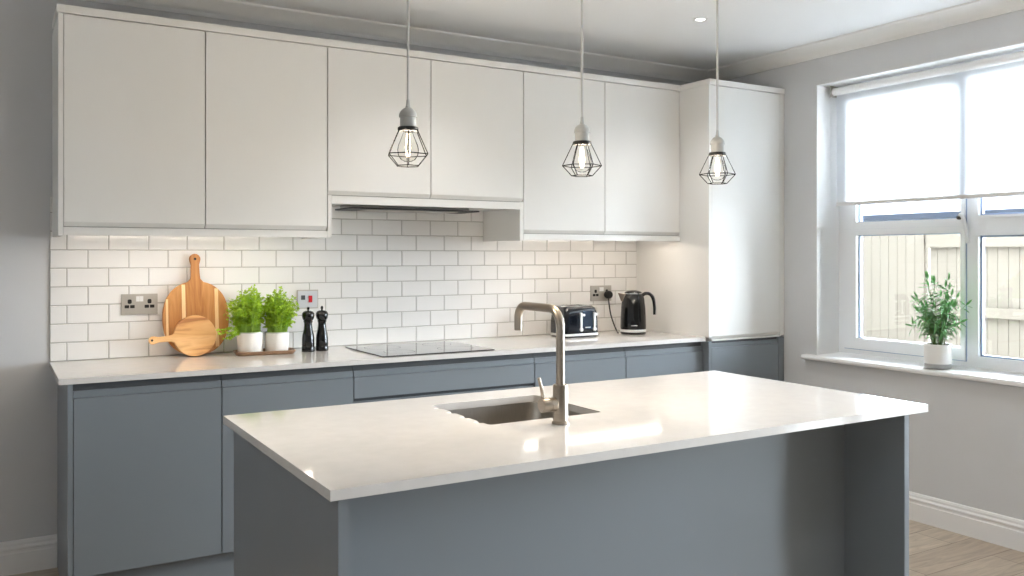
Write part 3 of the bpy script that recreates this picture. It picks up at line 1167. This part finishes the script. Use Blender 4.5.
# ------------------------------------------------------------------ mills
def mill(name, loc, label, top):
    t = thing(name, label, 'mill', loc, group='black mills')
    t.scale = (1.06, 1.06, 1.065)
    obj('body', lathe([(0, .0005), (.0285, .0005), (.0295, .004), (.0295, .022), (.0275, .026), (.0285, .030), (.028, .060), (.0255, .078), (.0205, .100), (.0185, .118), (.0185, .130), (.0215, .137), (.0215, .1395), (0, .1395)], 32), M['black'], t, smooth=True)
    obj('head', lathe([(0, .1400), (.018, .1400), (.0225, .1430), (.0265, .152), (.0285, .163), (.0275, .173), (.022, .181), (.012, .185), (0, .186)], 32), M['black'], t, smooth=True)
    obj('knob', lathe([(0, .1862), (.0045, .1862), (.004, .190), (.0065, .195), (.0060, .201), (0, top)], 16), M['black'], t, smooth=True)
    return t


mill('pepper_mill', (1.310, 4.118, WT), 'left one of the two black turned mills, nearer the herbs', .203)
mill('salt_mill', (1.380, 4.122, WT), 'right one of the two black turned mills, nearer the hob', .207)

# ------------------------------------------------------------------ toaster
to = thing('toaster', 'gloss dark four-slice toaster with two chrome levers on the back worktop', 'toaster', (2.870, 4.112, WT))
hx, hy = .118, .086


def blob(secs, r, n=6):
    bm = bmesh.new()
    loops = []
    for x0, x1, y0, y1, z, rr in secs:
        loops.append([bm.verts.new((x, y, z)) for x, y in rrect(x0, x1, y0, y1, rr, n)])
    for a, b in zip(loops, loops[1:]):
        k = len(a)
        for i in range(k):
            bm.faces.new((a[i], a[(i + 1) % k], b[(i + 1) % k], b[i]))
    bm.faces.new(loops[0][::-1])
    bm.faces.new(loops[-1])
    bmesh.ops.recalc_face_normals(bm, faces=bm.faces)
    return bm


obj('foot', blob([(-hx + .008, hx - .008, -hy + .008, hy - .008, .0005, .02), (-hx + .008, hx - .008, -hy + .008, hy - .008, .009, .02)], 0), M['matteblack'], to)
obj('chrome_base', blob([(-hx, hx, -hy, hy, .0092, .024), (-hx - .001, hx + .001, -hy - .001, hy + .001, .013, .024), (-hx, hx, -hy, hy, .022, .024)], 0), M['satin'], to, smooth=True)
obj('body', blob([(-hx + .001, hx - .001, -hy + .001, hy - .001, .0222, .024), (-hx + .001, hx - .001, -hy + .001, hy - .001, .09, .026), (-hx + .005, hx - .005, -hy + .004, hy - .004, .14, .028), (-hx + .012, hx - .012, -hy + .010, hy - .010, .165, .03), (-hx + .022, hx - .022, -hy + .020, hy - .020, .174, .03)], 0), M['navy'], to, smooth=True)
obj('top_plate', blob([(-hx + .022, hx - .022, -hy + .020, hy - .020, .1742, .03), (-hx + .026, hx - .026, -hy + .024, hy - .024, .178, .03)], 0), M['chrome'], to, smooth=True)
for sx in (-.055, -.02, .02, .055):
    obj('slot', B(sx - .009, sx + .009, -hy + .045, hy - .04, .1775, .1786), M['matteblack'], to)
for sx in (-.012, .080):
    bm = bmesh.new()
    box(bm, sx - .006, sx + .006, -hy - .0045, -hy + .004, .040, .140)
    k = obj('lever_track', bm, M['satin'], to, bevel=.002)
    obj('lever', B(sx - .013, sx + .013, -hy - .020, -hy - .005, .122, .134), M['satin'], k, bevel=.003)
    bm = lathe([(0, 0), (.011, 0), (.011, .008), (.009, .010), (0, .010)], 20)
    bm.transform(Matrix.Translation((sx, -hy + .001, .045)) @ Matrix.Rotation(PI / 2, 4, 'X'))
    obj('dial', bm, M['satin'], to, smooth=True)
obj('control_panel', B(.000, .068, -hy - .0015, -hy + .003, .045, .150), mat('blue_steel_panel', lin(34, 48, 66), .3, metal=.5, noise=.2, nscale=60), to, bevel=.002)


# small pale badge, an illegible row of marks in the photograph
def badge(parent, cx, y, z, wdt, h):
    bm = bmesh.new()
    n = 7
    for i in range(n):
        a = cx - wdt / 2 + wdt * i / n
        box(bm, a + .0006, a + wdt / n - .0006, y - .0008, y, z - h / 2, z + h / 2)
    return obj('badge', bm, M['satin'], parent)


badge(to, .034, -hy - .0016, .056, .036, .006)
to.rotation_euler = (0, 0, 0)

# ------------------------------------------------------------------ kettle
ke = thing('kettle', 'gloss black jug kettle with a chrome base, next to the tall unit', 'kettle', (3.255, 4.055, WT), rot=(0, 0, -.45))
ke.scale = (1.02, 1.02, 1.05)
obj('power_base', lathe([(0, .0005), (.072, .0005), (.074, .004), (.074, .010), (.070, .013), (0, .013)], 40), M['black'], ke, smooth=True)
obj('base_band', lathe([(0, .0135), (.073, .0135), (.0745, .017), (.0745, .026), (.073, .0285), (0, .0285)], 40), M['satin'], ke, smooth=True)
obj('body', lathe([(0, .0288), (.0735, .0288), (.0745, .045), (.0735, .09), (.0700, .15), (.0645, .195), (.060, .216), (.054, .226), (0, .2265)], 48), M['black'], ke, smooth=True)
obj('lid', lathe([(0, .2268), (.052, .2268), (.050, .234), (.040, .241), (.015, .246), (0, .2465)], 40), M['black'], ke, smooth=True)
obj('lid_rim', lathe([(.0515, .2266), (.0555, .2266), (.0555, .2295), (.0515, .2305)], 40), M['chrome'], ke, smooth=True)
# spout: chrome triangular lip on the -x side
bm = bmesh.new()
vv = [(-.050, -.028, .226), (-.052, .026, .226), (-.092, 0, .232), (-.062, -.020, .180), (-.062, .020, .180), (-.074, 0, .188)]
v = [bm.verts.new(p) for p in vv]
for f in ((0, 2, 1), (0, 3, 5, 2), (1, 2, 5, 4), (3, 4, 5), (0, 1, 4, 3)):
    bm.faces.new([v[i] for i in f])
bmesh.ops.recalc_face_normals(bm, faces=bm.faces)
obj('spout', bm, M['steel'], ke, bevel=.003)
pts = bez([(.052, 0, .218), (.075, 0, .2275), (.100, 0, .222), (.117, 0, .195), (.124, 0, .15), (.124, 0, .108)], 6)
n = len(pts)
hb = obj('handle', tube(pts, [.0105 - .004 * i / n for i in range(n)], 12), M['black'], ke, smooth=True)
pts2 = [p + Vector((.0085 if i > n * .45 else .004, 0, .0065 if i < n * .7 else .0)) for i, p in enumerate(pts)]
obj('handle_trim', tube(pts2, .0042, 8), M['chrome'], hb, smooth=True)
bm = bmesh.new()
bd = badge(ke, 0, 0, 0, .036, .005)
# place the badge on the side facing the room and camera
ang = -PI / 2 - .15
bd.location = (math.cos(ang) * .0748, math.sin(ang) * .0748, .052)
bd.rotation_euler = (0, 0, ang + PI / 2)

# ------------------------------------------------------------------ plant on the sill
pl = thing('potted_palm', 'leafy green plant in a white and grey pot on the window sill', 'potted plant', (4.125, 2.690, .7915))
r, h = .065, .122
obj('pot', lathe([(0, .024), (r * .97, .024), (r, .030), (r, h), (r * .93, h), (r * .92, h - .012), (0, h - .012)], 40), M['ceramic'], pl, smooth=True)
obj('pot_foot', lathe([(0, .0), (r * .94, .0), (r * .965, .003), (r * .965, .0238), (0, .0238)], 40), M['potgrey'], pl, smooth=True)
obj('soil', lathe([(0, h - .008), (r * .91, h - .0115), (0, h - .0118)], 24), M['soil'], pl)
rnd = random.Random(11)
bs, bl = bmesh.new(), bmesh.new()


def blade(bm, p, d, n, L, wd):
    d = d.normalized()
    sd = d.cross(n).normalized()
    nn = sd.cross(d)
    q = [p, p + d * L * .35 + sd * wd, p + d * L * .75 + sd * wd * .7 - nn * L * .08, p + d * L - nn * L * .2, p + d * L * .75 - sd * wd * .7 - nn * L * .08, p + d * L * .35 - sd * wd]
    bm.faces.new([bm.verts.new(x) for x in q])


for i in range(48):
    a = rnd.uniform(0, 2 * PI)
    q = rnd.uniform(.1, .6)
    b0 = Vector((math.cos(a) * q * r, math.sin(a) * q * r, h - .01))
    hh = rnd.uniform(.09, .25) if i > 9 else rnd.uniform(.28, .345)
    out = rnd.uniform(.03, .120) * (.5 if hh > .26 else 1)
    tip = b0 + Vector((math.cos(a) * out * .8, math.sin(a) * out, hh))
    if tip.x > .10:
        tip.x = .10
    mid = b0 * .5 + tip * .5 + Vector((-math.cos(a) * out * .18, -math.sin(a) * out * .18, .02))
    pts = bez([b0, mid, tip], 6)
    tube(pts, [.0019 - .0011 * k / 12 for k in range(13)], 5, bs)
    for k in range(3, 13):
        p = pts[k]
        d = (pts[min(k + 1, 12)] - pts[k - 1]).normalized()
        side = d.cross(Vector((math.cos(a + 1), math.sin(a + 1), .3))).normalized()
        for s in (-1, 1):
            if rnd.random() < .82:
                dd = side * s + d * rnd.uniform(.1, .7) + Vector((0, 0, rnd.uniform(-.35, .15)))
                n_ = Vector((rnd.gauss(0, .4), rnd.gauss(0, .4), 1))
                L_ = rnd.uniform(.024, .058)
                blade(bl, p, dd, n_, L_, L_ * rnd.uniform(.075, .12))
    blade(bl, tip, pts[-1] - pts[-2], Vector((1, .2, .3)), .045, .006)
obj('stems', bs, M['stemd'], pl)
obj('foliage', bl, M['leafd'], pl)

# ------------------------------------------------------------------ pendants
def make_pendant():
    t = thing('pendant_lamp', '', 'pendant lamp', (0, 0, 0), group='cage pendants over the island')
    ztop = CZ - 1.600
    obj('ceiling_rose', lathe([(0, ztop - .001), (.045, ztop - .001), (.045, ztop - .012), (.04, ztop - .018), (.008, ztop - .020), (0, ztop - .020)], 32), M['white'], t, smooth=True)
    obj('cord', tube([(0, 0, .16), (0, 0, ztop - .0205)], .0036, 8), M['cord'], t, smooth=True)
    obj('lamp_holder', lathe([(0, .178), (.004, .178), (.005, .166), (.007, .157), (.014, .153), (.0205, .146), (.0235, .139), (.0240, .134), (.0238, .131), (.0212, .130), (.0212, .106), (.020, .1055), (0, .1055)], 32), M['concrete'], t, smooth=True)
    cg = obj('cage_ring', lathe([(.016, .0940), (.0260, .0940), (.0275, .0975), (.0275, .1030), (.0255, .1050), (.016, .1050), (.016, .0940)], 32), M['matteblack'], t, smooth=True)
    bm = bmesh.new()
    n = 6
    r0, r1, r2 = .0265, .0585, .031
    z0, z1, z2 = .099, .032, .002
    R = .0014
    for k in range(n):
        a, b = 2 * PI * k / n + .15, 2 * PI * (k + 1) / n + .15
        p = lambda r, z, t_: (r * math.cos(t_), r * math.sin(t_), z)
        tube([p(r0, z0, a), p(r1, z1, a)], R, 6, bm)
        tube([p(r1, z1, a), p(r2, z2, a)], R, 6, bm)
        tube([p(r1, z1, a), p(r1, z1, b)], R, 6, bm)
        tube([p(r2, z2, a), p(r2, z2, b)], R, 6, bm)
    obj('wire_cage', bm, M['wire'], t)
    bl_ = obj('bulb', lathe([(.012, .0968), (.0135, .088), (.019, .074), (.0265, .056), (.0285, .045), (.027, .031), (.020, .019), (.010, .0135), (0, .012)], 32), M['bulb'], t, smooth=True)
    obj('bulb_cap', lathe([(0, .1030), (.0125, .1030), (.0125, .0965), (.006, .094), (0, .094)], 20), M['chrome'], bl_, smooth=True)
    bm = bmesh.new()
    for k in range(4):
        a = PI / 2 * k + .3
        tube([(.003 * math.cos(a), .003 * math.sin(a), .088), (.008 * math.cos(a), .008 * math.sin(a), .050), (.0035 * math.cos(a + .5), .0035 * math.sin(a + .5), .026)], .0013, 6, bm)
    obj('filament', bm, M['filament'], bl_)
    return t


p0 = make_pendant()
for i, (x, lab) in enumerate(((.949, 'wire cage pendant lamp nearest the left, in front of the short cabinet'),
                              (1.515, 'middle one of three wire cage pendants hanging over the island'),
                              (2.064, 'wire cage pendant lamp furthest right, in front of the tall unit'))):
    t = p0 if i == 0 else copy_tree(p0)
    t.location = (x, 2.13, 1.600)
    t.rotation_euler = (0, 0, (.0, .35, .2)[i])
    t['label'] = lab
    light('pendant_bulb_light', 'POINT', (x, 2.13, 1.600 + .036), PEND_W, (1, .86, .68), shadow_soft_size=.009)

# ------------------------------------------------------------------ downlights
spots = [(3.09, 3.31), (1.75, 3.31), (3.09, 1.0), (1.75, .7), (2.9, -1.4)]
d0 = thing('ceiling_downlight', 'small round recessed downlight in the ceiling near the tall unit', 'downlight', (spots[0][0], spots[0][1], CZ), group='ceiling downlights')
obj('bezel', lathe([(.024, -.0005), (.037, -.0005), (.037, -.004), (.031, -.007), (.024, -.004), (.024, -.0005)], 32), M['white'], d0, smooth=True)
obj('lens', lathe([(0, -.0030), (.0238, -.0030), (.0238, -.0008), (0, -.0008)], 24), M['downled'], d0)
for i, (x, y) in enumerate(spots):
    if i:
        t = copy_tree(d0)
        t.location = (x, y, CZ)
        t['label'] = 'recessed ceiling downlight outside the picture'
    light('downlight_beam', 'SPOT', (x, y, CZ - .012), DOWN_W, (1, .985, .96), spot_size=math.radians(110), spot_blend=.8, shadow_soft_size=.03)
